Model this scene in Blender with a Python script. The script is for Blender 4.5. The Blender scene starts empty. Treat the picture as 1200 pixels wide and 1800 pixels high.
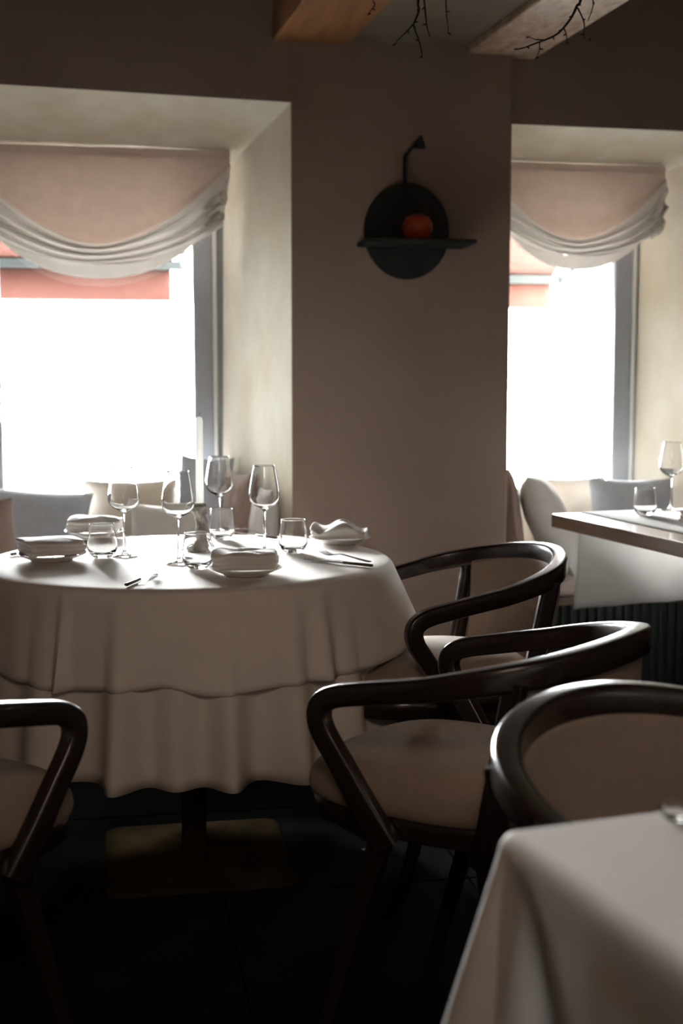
import bpy, bmesh, math, random
from math import sin, cos, pi, atan, radians, sqrt, atan2, exp
from mathutils import Vector, Matrix, noise
random.seed(7)
S = bpy.context.scene
COL = S.collection

# ------------------------------------------------------------------ camera
FPX, CAMH = 2300.0, 1.22
PIT, YAW = atan(240 / FPX), radians(10.35)
cd = bpy.data.cameras.new('camera')
cam = bpy.data.objects.new('camera', cd)
COL.objects.link(cam)
cam.location = (0, 0, CAMH)
cam.rotation_euler = (pi / 2 - PIT, 0, -YAW)
cd.sensor_fit = 'VERTICAL'
cd.sensor_height = 36
cd.lens = FPX / 1800 * 36
cd.clip_start = .02
cd.dof.use_dof = True
cd.dof.focus_distance = 2.95
cd.dof.aperture_fstop = 3.0
S.camera = cam
FW = Vector((sin(YAW) * cos(PIT), cos(YAW) * cos(PIT), -sin(PIT)))
RT = Vector((cos(YAW), -sin(YAW), 0))
UP = RT.cross(FW)


def ray(x, y):
    return FW + RT * ((x - 600) / FPX) + UP * ((900 - y) / FPX)


def at_z(x, y, z):          # point of a measured pixel on the horizontal plane z
    r = ray(x, y)
    return Vector((0, 0, CAMH)) + r * ((z - CAMH) / r.z)


def at_y(x, y, Y):          # point of a measured pixel on the wall-parallel plane Y
    r = ray(x, y)
    return Vector((0, 0, CAMH)) + r * (Y / r.y)


# ------------------------------------------------------------------ light
W = bpy.data.worlds.new('overcast sky')
S.world = W
W.use_nodes = True
bg = W.node_tree.nodes['Background']
bg.inputs[0].default_value = (.97, 1.0, 1.0, 1)
bg.inputs[1].default_value = 54.0

sd = bpy.data.lights.new('hazy sun', 'SUN')
sd.energy = 80.0
sd.angle = radians(26)
sd.color = (.97, .985, 1)
sun = bpy.data.objects.new('hazy sun', sd)
COL.objects.link(sun)
sun.location = (0, 12, 6)
_d = Vector((.20, -1, -.25)).normalized()
sun.rotation_euler = _d.to_track_quat('-Z', 'Y').to_euler()

def fill_light(name, loc, d, sx, sy, e, spread=180):     # unseen warm fill lights, added behind the camera to brighten shaded sides
    ad = bpy.data.lights.new(name, 'AREA')
    ad.shape = 'RECTANGLE'
    ad.size, ad.size_y = sx, sy
    ad.energy = e
    ad.spread = radians(spread)
    ad.color = (1, .76, .58)
    al = bpy.data.objects.new(name, ad)
    COL.objects.link(al)
    al.location = loc
    al.rotation_euler = Vector(d).normalized().to_track_quat('-Z', 'Y').to_euler()


fill_light('overhead fill', (1.2, -.4, 2.33), (-.1, .6, -1), 2.2, 1.6, 3)
fill_light('rear fill', (-.2, -2.6, 1.5), (.08, 1, -.10), 2.5, .8, 4)
fill_light('aimed fill', (.0, -.3, 2.28), (.10, 1, -.52), .7, .5, 1.4, 62)

S.view_settings.view_transform = 'Standard'
S.view_settings.look = 'None'
S.view_settings.gamma = 1
S.view_settings.use_curve_mapping = False
S.view_settings.exposure = 0.0


# ------------------------------------------------------------------ materials
def mat(name, color, rough=.6, spec=.5, metal=0, var=.12, scale=8, bump=.0, bscale=60, trans=0, transl=0,
        color2=None, stretch=(1, 1, 1), detail=4, coat=0, sheen=0, ior=1.45):
    m = bpy.data.materials.new(name)
    m.use_nodes = True
    nt = m.node_tree
    n = nt.nodes
    L = nt.links.new
    b = n['Principled BSDF']
    out = n['Material Output']
    tc = n.new('ShaderNodeTexCoord')
    mp = n.new('ShaderNodeMapping')
    mp.inputs['Scale'].default_value = stretch
    L(tc.outputs['Object'], mp.inputs['Vector'])
    nz = n.new('ShaderNodeTexNoise')
    nz.inputs['Scale'].default_value = scale
    nz.inputs['Detail'].default_value = detail
    L(mp.outputs[0], nz.inputs['Vector'])
    rp = n.new('ShaderNodeValToRGB')
    c2 = color2 or tuple(c * (1 - 2 * var) for c in color)
    rp.color_ramp.elements[0].position = .3
    rp.color_ramp.elements[1].position = .7
    rp.color_ramp.elements[0].color = (*c2, 1)
    rp.color_ramp.elements[1].color = (*color, 1)
    L(nz.outputs['Fac'], rp.inputs['Fac'])
    L(rp.outputs[0], b.inputs['Base Color'])
    b.inputs['Roughness'].default_value = rough
    b.inputs['Specular IOR Level'].default_value = spec
    b.inputs['Metallic'].default_value = metal
    b.inputs['IOR'].default_value = ior
    if trans:
        b.inputs['Transmission Weight'].default_value = trans
    if coat:
        b.inputs['Coat Weight'].default_value = coat
        b.inputs['Coat Roughness'].default_value = .15
    if sheen:
        b.inputs['Sheen Weight'].default_value = sheen
    if bump:
        n2 = n.new('ShaderNodeTexNoise')
        n2.inputs['Scale'].default_value = bscale
        n2.inputs['Detail'].default_value = 3
        L(mp.outputs[0], n2.inputs['Vector'])
        bp = n.new('ShaderNodeBump')
        bp.inputs['Strength'].default_value = bump
        bp.inputs['Distance'].default_value = .004
        L(n2.outputs['Fac'], bp.inputs['Height'])
        L(bp.outputs[0], b.inputs['Normal'])
    if transl:
        tl = n.new('ShaderNodeBsdfTranslucent')
        L(rp.outputs[0], tl.inputs['Color'])
        mx = n.new('ShaderNodeMixShader')
        mx.inputs[0].default_value = transl
        L(b.outputs[0], mx.inputs[1])
        L(tl.outputs[0], mx.inputs[2])
        L(mx.outputs[0], out.inputs['Surface'])
    return m


def pane_mat():
    m = bpy.data.materials.new('window glass')
    m.use_nodes = True
    n = m.node_tree.nodes
    L = m.node_tree.links.new
    for x in list(n):
        if x.type == 'BSDF_PRINCIPLED':
            n.remove(x)
    t = n.new('ShaderNodeBsdfTransparent')
    t.inputs[0].default_value = (.97, .985, .98, 1)
    g = n.new('ShaderNodeBsdfGlossy')
    g.inputs['Roughness'].default_value = .02
    f = n.new('ShaderNodeFresnel')
    f.inputs[0].default_value = 1.45
    mx = n.new('ShaderNodeMixShader')
    L(f.outputs[0], mx.inputs[0])
    L(t.outputs[0], mx.inputs[1])
    L(g.outputs[0], mx.inputs[2])
    L(mx.outputs[0], n['Material Output'].inputs['Surface'])
    return m


M = dict(
    wall=mat('brown lime plaster', (.27, .20, .158), .8, .2, var=.1, scale=2.2, bump=.25, bscale=26, color2=(.225, .165, .127), detail=8),
    reveal=mat('cream worn plaster', (.88, .835, .74), .8, .2, scale=5, bump=.6, bscale=22, color2=(.72, .635, .50), detail=8, stretch=(1, 1, .6)),
    ceil=mat('grey brown ceiling plaster', (.17, .14, .105), .85, .2, scale=3, bump=.2),
    beam=mat('orange brown beam wood', (.30, .135, .052), .6, .3, scale=5, color2=(.19, .080, .032), stretch=(6, .6, 6), bump=.3, bscale=18, detail=8),
    beam2=mat('pale worn beam wood', (.50, .37, .27), .55, .4, scale=9, color2=(.30, .19, .12), stretch=(4, 1.6, 4), bump=.3, bscale=18, detail=8),
    floor=mat('black slate tile', (.013, .013, .0125), .9, 0.0, scale=7, bump=.2, bscale=40),
    grout=mat('black grout', (.010, .010, .010), .9, .1),
    frame=mat('grey painted window frame', (.30, .31, .33), .45, .4, var=.04),
    white=mat('white trim paint', (.8, .8, .78), .5, .4, var=.03),
    pane=pane_mat(),
    blind=mat('blush linen', (.80, .69, .63), .9, .1, var=.04, scale=20, bump=.12, bscale=500, transl=.30),
    hem_lit=mat('white linen hem and lit folds', (.85, .82, .79), .9, .1, var=.03, scale=20, transl=.34),  # paler linen; on folds and gathers the light they catch is put in colour
    cloth=mat('white table linen', (.84, .78, .735), .85, .15, var=.02, scale=14, bump=.10, bscale=700, transl=.10),
    cloth2=mat('cream table linen', (.80, .735, .685), .85, .15, var=.02, scale=14, bump=.10, bscale=700, transl=.08),
    runner=mat('fine white linen', (.84, .82, .80), .85, .15, var=.02, scale=14, bump=.1, bscale=600, transl=.45),
    napkin=mat('napkin cotton', (.80, .765, .735), .9, .1, var=.03, scale=30, bump=.2, bscale=350),
    wood=mat('dark walnut', (.028, .018, .0145), .26, .5, scale=4, color2=(.020, .012, .010), stretch=(1, 1, 1), coat=.35, bump=.05, bscale=30),
    seat=mat('taupe upholstery', (.34, .262, .21), .85, .2, var=.05, scale=60, bump=.35, bscale=420, sheen=.15),
    brass=mat('dark bronze plate', (.020, .014, .008), .8, 0.0, metal=0, scale=9, color2=(.045, .03, .016)),
    glass=mat('clear glass', (1, 1, 1), 0, .5, var=0, trans=1, ior=1.46),
    china=mat('glazed white china', (.82, .80, .77), .15, .5, var=.01),
    steel=mat('polished steel', (.17, .165, .16), .25, .5, metal=1, var=.03),
    handle=mat('dark horn handle', (.10, .075, .055), .35, .5, var=.15, scale=40),
    bronze=mat('patinated bronze', (.46, .43, .38), .5, .5, metal=.2, scale=40, color2=(.22, .20, .17), bump=.8, bscale=90),
    wax=mat('white wax', (.88, .87, .84), .4, .3, var=.01, transl=.55),
    iron=mat('black iron', (.016, .019, .018), .6, .4, var=.2, scale=14, bump=.15),
    red=mat('red fruit skin', (.50, .085, .035), .35, .5, scale=6, color2=(.36, .05, .02)),
    grey=mat('blue grey velvet', (.44, .46, .50), .9, .15, var=.05, scale=30, bump=.15, bscale=300, sheen=.2),
    pale=mat('pale linen cushion', (.72, .68, .65), .9, .1, var=.03, scale=30, bump=.15, bscale=300),
    sand=mat('sand coloured linen', (.62, .54, .45), .9, .1, var=.03, scale=30, bump=.15, bscale=300),
    mocha=mat('brown velvet', (.23, .165, .135), .9, .1, var=.06, scale=30, bump=.15, bscale=300, sheen=.2),
    mauve=mat('mauve brown bench fabric', (.40, .32, .29), .9, .1, var=.04, scale=40, bump=.2, bscale=300),
    slat=mat('blackened oak slat', (.022, .026, .025), .5, .4, scale=8, stretch=(3, 3, .4)),
    oak=mat('warm brown oak', (.30, .19, .125), .4, .45, scale=5, color2=(.20, .12, .075), stretch=(5, .7, 5), coat=.7),
    bark=mat('dark twig bark', (.035, .026, .020), .8, .2, var=.2, scale=60),
    awning=mat('red awning canvas', (.095, .042, .037), .9, .1, var=.02, transl=0),
    alu=mat('dark grey awning metal', (.05, .058, .062), .6, .1, var=.03),
    bar=mat('dark oak board', (.10, .072, .052), .5, .3, scale=5),
    pave=mat('pale paving', (.55, .54, .52), .9, .1, scale=3),
    fleck=mat('white paper', (.75, .72, .70), .9, .1, var=.02),
)


# ------------------------------------------------------------------ mesh helpers
class MB:
    def __init__(s):
        s.v, s.f, s.m = [], [], []

    def add(s, vs, fs, mi=0):
        o = len(s.v)
        s.v += [tuple(v) for v in vs]
        s.f += [tuple(i + o for i in f) for f in fs]
        s.m += [mi] * len(fs)
        return s

    def box(s, x0, x1, y0, y1, z0, z1, mi=0):
        vs = [(x, y, z) for x in (x0, x1) for y in (y0, y1) for z in (z0, z1)]
        return s.add(vs, [(0, 1, 3, 2), (4, 6, 7, 5), (0, 4, 5, 1), (2, 3, 7, 6), (0, 2, 6, 4), (1, 5, 7, 3)], mi)

    def rings(s, rings, cap=True, closed=True, mi=0):
        n = len(rings[0])
        vs = [p for r in rings for p in r]
        fs = []
        for i in range(len(rings) - 1):
            for j in range(n if closed else n - 1):
                k = (j + 1) % n
                fs.append((i * n + j, i * n + k, (i + 1) * n + k, (i + 1) * n + j))
        if cap:
            fs.append(tuple(range(n))[::-1])
            fs.append(tuple((len(rings) - 1) * n + j for j in range(n)))
        return s.add(vs, fs, mi)

    def lathe(s, prof, n=32, cx=0, cy=0, cz=0, cap=False, mi=0):
        rs = [[(cx + r * cos(2 * pi * j / n), cy + r * sin(2 * pi * j / n), cz + z) for j in range(n)] for r, z in prof]
        return s.rings(rs, cap, True, mi)

    def tube(s, pts, rad, n=8, cap=True):
        pts = [Vector(p) for p in pts]
        rs = []
        ref = None
        for i, p in enumerate(pts):
            t = (pts[min(i + 1, len(pts) - 1)] - pts[max(i - 1, 0)]).normalized()
            if ref is None:
                ref = t.orthogonal()
            a = (ref - t * ref.dot(t)).normalized()
            ref = a
            b = t.cross(a)
            r = rad[i] if isinstance(rad, (list, tuple)) else rad
            rs.append([p + (a * cos(2 * pi * j / n) + b * sin(2 * pi * j / n)) * r for j in range(n)])
        return s.rings(rs, cap)

    def grid(s, fn, nu, nv, wrapu=False):
        vs = [fn(i / (nu if wrapu else nu - 1), j / (nv - 1)) for j in range(nv) for i in range(nu)]
        fs = []
        for j in range(nv - 1):
            for i in range(nu if wrapu else nu - 1):
                k = (i + 1) % nu
                fs.append((j * nu + i, j * nu + k, (j + 1) * nu + k, (j + 1) * nu + i))
        return s.add(vs, fs)

    def build(s, name, m, parent=None, smooth=True, bevel=0, seg=2, sub=0, solid=0, loc=None, angle=40, weld=False):
        me = bpy.data.meshes.new(name)
        me.from_pydata([tuple(v) for v in s.v], [], s.f)
        ms = m if isinstance(m, (list, tuple)) else [m]
        for x in ms:
            me.materials.append(x)
        bm = bmesh.new()
        bm.from_mesh(me)
        if weld:
            bmesh.ops.remove_doubles(bm, verts=bm.verts, dist=1e-5)
        bmesh.ops.recalc_face_normals(bm, faces=bm.faces)
        bm.to_mesh(me)
        bm.free()
        if len(s.m) == len(me.polygons):
            me.polygons.foreach_set('material_index', s.m)
        o = bpy.data.objects.new(name, me)
        COL.objects.link(o)
        if parent:
            o.parent = parent
        if loc is not None:
            o.location = loc
        if smooth:
            me.shade_smooth()
        if bevel:
            b = o.modifiers.new('bevel', 'BEVEL')
            b.width = bevel
            b.segments = seg
            b.limit_method = 'ANGLE'
            b.angle_limit = radians(angle)
        if solid:
            b = o.modifiers.new('solid', 'SOLIDIFY')
            b.thickness = solid
            b.offset = 0
        if sub:
            b = o.modifiers.new('sub', 'SUBSURF')
            b.levels = b.render_levels = sub
        if smooth and (bevel or not sub):
            try:
                me.set_sharp_from_angle(angle=radians(50))
            except Exception:
                pass
        return o


def thing(name, label, cat, loc=(0, 0, 0), rz=0, group=None):
    o = bpy.data.objects.new(name, None)
    COL.objects.link(o)
    o.empty_display_size = .05
    o.location = loc
    o.rotation_euler = (0, 0, rz)
    return tag(o, label, cat, group)


def tag(o, label, cat, group=None):
    o['label'] = label
    o['category'] = cat
    if group:
        o['group'] = group
    return o


def struct(o):
    o['kind'] = 'structure'
    return o


def dup(root, loc, rz, label, group=None):
    r = root.copy()
    COL.objects.link(r)
    r.location = loc
    r.rotation_euler = (0, 0, rz)
    r['label'] = label
    if group:
        r['group'] = group
    for ch in list(root.children):
        c = ch.copy()
        COL.objects.link(c)
        c.parent = r
        for g in ch.children:
            d = g.copy()
            COL.objects.link(d)
            d.parent = c
    return r


def cat_rom(P, n):
    P = [Vector(p) for p in P]
    out = []
    for i in range(len(P) - 1):
        a, b, c, d = P[max(i - 1, 0)], P[i], P[i + 1], P[min(i + 2, len(P) - 1)]
        for k in range(n):
            t = k / n
            out.append(.5 * ((2 * b) + (c - a) * t + (2 * a - 5 * b + 4 * c - d) * t * t + (3 * b - a - 3 * c + d) * t ** 3))
    out.append(P[-1])
    return out


def sm(a, b, x):
    t = min(1, max(0, (x - a) / (b - a)))
    return t * t * (3 - 2 * t)


# ------------------------------------------------------------------ the setting
YW, YR, YI = 4.70, 4.75, 5.25          # pier face, recessed right face, window plane
X0R, X1R, Y0R, CEIL = -2.6, 4.2, -3.2, 2.85
ZT = .70
FLOOR_J = (.86, 2.98)


def build_floor():
    fl = struct(MB().box(X0R, X1R, Y0R, YI + .1, -.06, -.012).build('floor', M['grout'], smooth=False))
    me = None
    i0 = -6
    for i in range(-6, 6):
        for j in range(-11, 4):
            x, y = FLOOR_J[0] + i * .6, FLOOR_J[1] + j * .6
            if me is None:
                o = MB().box(.003, .597, .003, .597, -.014, 0).build('tile', M['floor'], fl, smooth=False, bevel=.0015, seg=1)
                me = o
            else:
                o = me.copy()
                COL.objects.link(o)
                o.parent = fl
            o.location = (x, y, random.uniform(-.0006, 0))
    return fl


build_floor()

# openings of the window wall: front rectangle, back rectangle
hl0, hl1 = at_y(0, 150, YW).z, at_y(510, 180, YW).z
hr = at_y(897, 218, YR).z
OPEN = [dict(fx0=-.69, fx1=.676, fz=(hl0 + .012, hl1), bx0=-.49, bx1=.490, ln=.022, bz=2.03, y=YW),
        dict(fx0=1.492, fx1=2.46, fz=(hr, hr - .005), bx0=1.492, bx1=2.242, ln=.008, bz=2.035, y=YR)]


def build_wall_back():
    mb = MB()
    ZC = CEIL + .05

    def q(a, b, c, d, mi=0):
        mb.add([a, b, c, d], [(0, 1, 2, 3)], mi)
    A, B = OPEN
    # front faces
    def front(x0, x1, z0a, z0b, z1, y):
        q((x0, y, z0a), (x1, y, z0b), (x1, y, z1), (x0, y, z1))
    front(X0R, A['fx0'], 0, 0, ZC, YW)
    front(A['fx0'], A['fx1'], A['fz'][0], A['fz'][1], ZC, YW)
    front(A['fx1'], B['fx0'], 0, 0, ZC, YW)
    front(B['fx0'], B['fx1'], B['fz'][0], B['fz'][1], ZC, YR)
    front(B['fx1'], X1R, 0, 0, ZC, YR)
    q((B['fx0'], YW, 0), (B['fx0'], YR, 0), (B['fx0'], YR, ZC), (B['fx0'], YW, ZC))
    yb = YI + .12
    for O in OPEN:
        y = O['y']
        # jambs, soffit
        q((O['fx1'], y, 0), (O['bx1'] - O['ln'], YI, 0), (O['bx1'], YI, O['bz']), (O['fx1'], y, O['fz'][1]), 1)
        q((O['fx0'], y, 0), (O['bx0'], YI, 0), (O['bx0'], YI, O['bz']), (O['fx0'], y, O['fz'][0]), 1)
        q((O['fx0'], y, O['fz'][0]), (O['bx0'], YI, O['bz']), (O['bx1'], YI, O['bz']), (O['fx1'], y, O['fz'][1]), 1)
        # straight reveal beyond the window plane
        q((O['bx1'] - O['ln'], YI, 0), (O['bx1'] - O['ln'], yb, 0), (O['bx1'], yb, O['bz']), (O['bx1'], YI, O['bz']), 1)
        q((O['bx0'], YI, 0), (O['bx0'], yb, 0), (O['bx0'], yb, O['bz']), (O['bx0'], YI, O['bz']), 1)
        q((O['bx0'], YI, O['bz']), (O['bx0'], yb, O['bz']), (O['bx1'], yb, O['bz']), (O['bx1'], YI, O['bz']), 1)
        # parapet below the sill
        q((O['bx0'], YI, 0), (O['bx1'] - O['ln'], YI, 0), (O['bx1'] - O['ln'], YI, ZT - .02), (O['bx0'], YI, ZT - .02), 1)
        q((O['bx0'], yb, 0), (O['bx1'] - O['ln'], yb, 0), (O['bx1'] - O['ln'], yb, ZT - .02), (O['bx0'], yb, ZT - .02), 1)
        q((O['bx0'], YI, ZT - .02), (O['bx1'] - O['ln'], YI, ZT - .02), (O['bx1'] - O['ln'], yb, ZT - .02), (O['bx0'], yb, ZT - .02), 1)
    # outer facade
    def back(x0, x1, z0, z1):
        q((x0, yb, z0), (x1, yb, z0), (x1, yb, z1), (x0, yb, z1), 1)
    back(X0R, A['bx0'], 0, ZC)
    back(A['bx0'], A['bx1'], A['bz'], ZC)
    back(A['bx1'] - A['ln'], B['bx0'], 0, ZC)
    back(B['bx0'], B['bx1'], B['bz'], ZC)
    back(B['bx1'] - B['ln'], X1R, 0, ZC)
    q((X0R, YW, ZC), (X1R, YW, ZC), (X1R, yb, ZC), (X0R, yb, ZC))
    o = mb.build('wall_back', [M['wall'], M['reveal']], smooth=True, weld=True, bevel=.010, seg=3)
    struct(o)


build_wall_back()
struct(MB().box(X0R - .1, X0R, Y0R, YI + .1, 0, CEIL + .05).build('wall_left', M['wall'], smooth=False))
struct(MB().box(X1R, X1R + .1, Y0R, YI + .1, 0, CEIL + .05).build('wall_right', M['wall'], smooth=False))
struct(MB().box(X0R - .1, X1R + .1, Y0R - .1, Y0R, 0, CEIL + .05).build('wall_front', M['wall'], smooth=False))
struct(MB().box(X0R - .1, X1R + .1, Y0R - .1, YI + .12, CEIL, CEIL + .1).build('ceiling', M['ceil'], smooth=False))


def skew_box(x0, x1, z0, z1, ya, yb, k=.06):
    vs = []
    for x in (x0, x1):
        for y in (ya, yb):
            for z in (z0, z1):
                vs.append((x + k * (YW - y), y, z))
    return MB().add(vs, [(0, 1, 3, 2), (4, 6, 7, 5), (0, 4, 5, 1), (2, 3, 7, 6), (0, 2, 6, 4), (1, 5, 7, 3)])


ZB = 2.387
struct(skew_box(.612, .888, ZB, CEIL, -1.0, YW + .02).build('trim_1', M['beam'], bevel=.006))
struct(skew_box(1.318, 1.588, ZB - .012, CEIL, -1.0, YR + .02).build('trim_2', M['beam2'], bevel=.006))
struct(skew_box(.88, 1.325, ZB + .012, CEIL, -1.0, YW + .02).build('trim_3', M['ceil'], smooth=False))


def build_window(n, O, sash_right):
    w = thing('window_%d' % n, '', '')
    del w['label'], w['category']
    struct(w)
    x0, x1 = O['bx0'], O['bx1'] - O['ln']
    top = O['bz']
    y0, y1 = YI + .015, YI + .075
    # outer frame bars
    fr = MB()
    fr.box(x0, x0 + .03, y0 + .02, y1 + .03, ZT, top)
    fr.box(x1 - .010, x1 + O['ln'] + .01, y0 + .02, y1 + .03, ZT, top)
    fr.box(x0 + .03, x1 - .02, y0 + .02, y1 + .03, top - .04, top)
    fr.build('outer_frame', M['frame'], w, smooth=False, bevel=.003)
    bead = MB().box(x1 - .026, x1 - .010, y0 - .004, y0 + .03, ZT, top)
    bead.build('frame_bead', M['white'], w, smooth=False, bevel=.003)
    s = MB()
    xr = x1 - .026
    s.box(xr - .078, xr, y0, y1, ZT, top - .03)
    s.box(x0 + .03, x0 + .108, y0, y1, ZT, top - .03)
    s.box(x0 + .108, xr - .078, y0, y1, ZT, ZT + .05)
    s.box(x0 + .108, xr - .078, y0, y1, top - .11, top - .03)
    sash = s.build('sash', M['frame'], w, smooth=False, bevel=.006)
    MB().box(x0 + .108, xr - .078, y0 + .025, y0 + .031, ZT + .05, top - .11).build('pane', M['pane'], sash, smooth=False)
    MB().box(x0 + .002, x1 - .002, YI - .004, YI + .12, ZT - .02, ZT).build('sill', M['sand'], w, smooth=False, bevel=.004)
    h = MB()
    hx = x0 + .118 if n == 1 else x0 + .07
    hz = at_y(2, 688, YI).z
    h.tube([(hx - .02, y0, hz), (hx - .02, y0 - .035, hz), (hx - .02, y0 - .045, hz - .02), (hx - .02, y0 - .045, hz - .12)], .009, 8)
    h.build('handle', M['white'], sash)
    # a portal that guides the sky light through the opening
    pl = bpy.data.lights.new('sky portal', 'AREA')
    pl.shape = 'RECTANGLE'
    pl.size, pl.size_y = x1 - x0, top - ZT
    pl.cycles.is_portal = True
    po = bpy.data.objects.new('sky portal', pl)
    COL.objects.link(po)
    po.location = ((x0 + x1) / 2, YI + .16, (top + ZT) / 2)
    po.rotation_euler = (-pi / 2, 0, 0)


build_window(1, OPEN[0], True)
build_window(2, OPEN[1], True)
tagp = struct(MB().box(-8, 10, YI + .12, 16, -.25, -.15).build('ground', M['pave'], smooth=False))


# ------------------------------------------------------------------ awnings outside
def awning(xr, label, ztop, zbar, zval, Y):
    a = thing('awning', label, 'awning', (xr, Y, zbar), 0, 'awnings over the windows')
    wd = 1.5

    def fab(u, v):
        return (-wd * (1 - u), (1 - v) * -.0 + (1 - v) * (YI + .14 - Y), (1 - v) * (ztop - zbar) + .03)
    MB().grid(fab, 8, 6).build('canvas', M['awning'], a, solid=.004)
    MB().box(-wd, .05, -.02, .03, -.012, .03).build('front_bar', M['alu'], a, smooth=False, bevel=.004)
    MB().grid(lambda u, v: (-wd * (1 - u) - .01, .004 * sin(u * 40), -.012 + v * (zval - zbar + .012)), 40, 3).build('valance', M['awning'], a, solid=.003)
    MB().tube([(.04, 0, 0), (.04, (YI + .13 - Y), ztop - zbar - .3)], .012).build('folding_arm', M['alu'], a)
    return a


Ya = 6.3
z1, z2, z3 = at_y(150, 455, Ya).z, at_y(150, 480, Ya).z, at_y(150, 528, Ya).z
awning(at_y(304, 500, Ya).x, 'red awning with grey front bar outside the left window', z1 + .55, (z1 + z2) / 2, z3, Ya)
z1, z3 = at_y(980, 495, Ya).z, at_y(940, 542, Ya).z
awning(at_y(971, 520, Ya).x, 'red awning with grey front bar outside the right window', z1 + .55, z1, z3, Ya)


# ------------------------------------------------------------------ blinds
YBL = 5.08


def blind(xl, xr, zt, drop_g, drop_c0, drop_c1, label):
    """soft swag blind: flat panel, gathered at both sides, folds sagging in between"""
    w = xr - xl
    yb = YBL
    b = thing('swag_blind', label, 'blind', ((xl + xr) / 2, yb, zt), 0, 'swag blinds in the windows')
    h = w / 2

    def curve(u, k):                           # k 0: edge of the flat panel, 1: lowest fold
        a = abs(u)
        z_g = -(.035 + (drop_g - .035) * k ** .8)
        z_c = -(drop_c0 + (drop_c1 - drop_c0) * k)
        e = 1.75 + .55 * k
        return z_g + (z_c - z_g) * (1 - a ** e)

    def xw(u, k):
        return u * h * (1 - .065 * k ** .8)

    def panel(u, v):
        u = 2 * u - 1
        c = curve(u, 0)
        return (xw(u, 0), -.016 * sin(pi * v) * (1 - u * u) - .020 * sm(.8, 1, v), c * v)

    def folds(u, v):
        u = 2 * u - 1
        a = abs(u)
        k = v
        ph = 3.0 * k + .20 * sin(2.6 * u + 1) + .10 * sin(7 * u)
        rid = .5 - .5 * cos(2 * pi * ph)
        rid = rid ** 1.4 * sm(0, .10, k)
        z = curve(u, k) - .012 * rid * (1 - a)
        pin = sm(.80, .93, a) * sm(1.02, .95, a)
        y = -.022 - (.046 + .014 * sin(u * 4 + k * 7)) * rid * (1 - .55 * pin) - .012 * k
        y -= .012 * pin * sin(k * 22)
        return (xw(u, k), y, z)

    def hem(u, v):
        u = 2 * u - 1
        sag = max(0, 1 - (abs(u) / .78) ** 2.0)
        z = curve(u, 1) - .055 * v * sag ** .8
        return (xw(u, 1) * .99, -.034 - .006 * sin(u * 7) + .02 * v, z)
    MB().grid(panel, 90, 24).build('flat_panel', M['blind'], b, solid=.0015)
    MB().grid(folds, 120, 60).build('swag_folds', M['hem_lit'], b, solid=.0015)
    MB().grid(hem, 60, 6).build('hem', M['hem_lit'], b, solid=.001)
    for s in (-1, 1):                          # gathered cloth at the cords
        gm = MB()
        for k in range(4):
            zc = -(drop_g * (.62 + .12 * k))
            gm.tube(cat_rom([(s * h * .80, -.050, zc - .040), (s * h * .85, -.072 - .004 * (k % 2), zc - .018), (s * h * .895, -.062, zc), (s * h * .925, -.040, zc - .004)], 5), [.007] * 4 + [.012] * 8 + [.008] * 4, 8)
        gm.build('gather', M['hem_lit'], b)
    MB().box(-h, h, -.010, .02, -.006, .020).build('head_rail', M['blind'], b, smooth=False, bevel=.003)
    return b


zr = at_y(205, 269, YBL).z
x_l, x_r = -.50, at_y(404, 285, YBL).x
d = lambda y, x=190: zr - at_y(x, y, YBL).z
blind(x_l, x_r, zr, d(398, 372), d(432), d(464), 'blush swag blind gathered at both sides in left window')
zr = at_y(1035, 298, YBL).z
x_r2 = at_y(1168, 310, YBL).x
blind(1.512, x_r2, zr, d(405, 1140), d(422, 990), d(450, 990), 'blush swag blind partly behind the pier in right window')


# ------------------------------------------------------------------ wall sconce with shelf and fruit
def sconce():
    c = at_y(714, 407, YW)
    t = thing('wall_sculpture', 'round black iron wall disc with shelf and tiny lamp on the pier', 'sculpture', (c.x, YW - .0008, c.z))
    n = 64
    rx, rz = .157, .172
    rs = []
    for k, y in ((1, 0), (1, -.012), (.985, -.016), (.5, -.014), (.01, -.013)):
        rs.append([(k * rx * cos(2 * pi * j / n), y, k * rz * sin(2 * pi * j / n)) for j in range(n)])
    MB().rings(rs, True).build('disc', M['iron'], t)
    p0 = at_y(627, 438, YW) - c
    zz = p0.z + .015
    MB().box(p0.x, p0.x + .39, -.20, 0, zz - .008, zz + .008).build('shelf', M['iron'], t, smooth=False, bevel=.003)
    a = at_y(710, 330, YW) - c
    b = at_y(710, 275, YW) - c
    e = Vector((b.x, -.25, b.z + .022))
    MB().tube(cat_rom([(a.x, -.012, a.z - .02), (b.x, -.012, b.z - .012), (b.x, -.022, b.z), (b.x, -.12, b.z + .012), e], 4), .0075, 10).build('lamp_arm', M['iron'], t)
    MB().lathe([(.006, .012), (.009, 0), (.012, -.006), (.021, -.030), (.019, -.030), (.009, -.005)], 20, e.x, e.y + .005, e.z - .004).build('lamp_shade', M['iron'], [c_ for c_ in t.children if c_.name.startswith('lamp_arm')][0])
    f = Vector((at_y(733, 407, YW - .10).x, YW - .10, c.z + zz + .0085))
    prof = [(.001, .010), (.014, .003), (.028, 0), (.045, .014), (.055, .038), (.053, .062), (.040, .083), (.020, .092), (.008, .089), (.001, .086)]
    ft = thing('red_fruit', 'round red fruit sitting on the black wall shelf', 'fruit', f)
    MB().lathe(prof, 28).build('flesh', M['red'], ft)
    MB().tube([(0, 0, .084), (.002, .001, .095), (.006, .002, .104)], [.003, .002, .0025], 6).build('stem', M['bark'], ft)


sconce()


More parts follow.
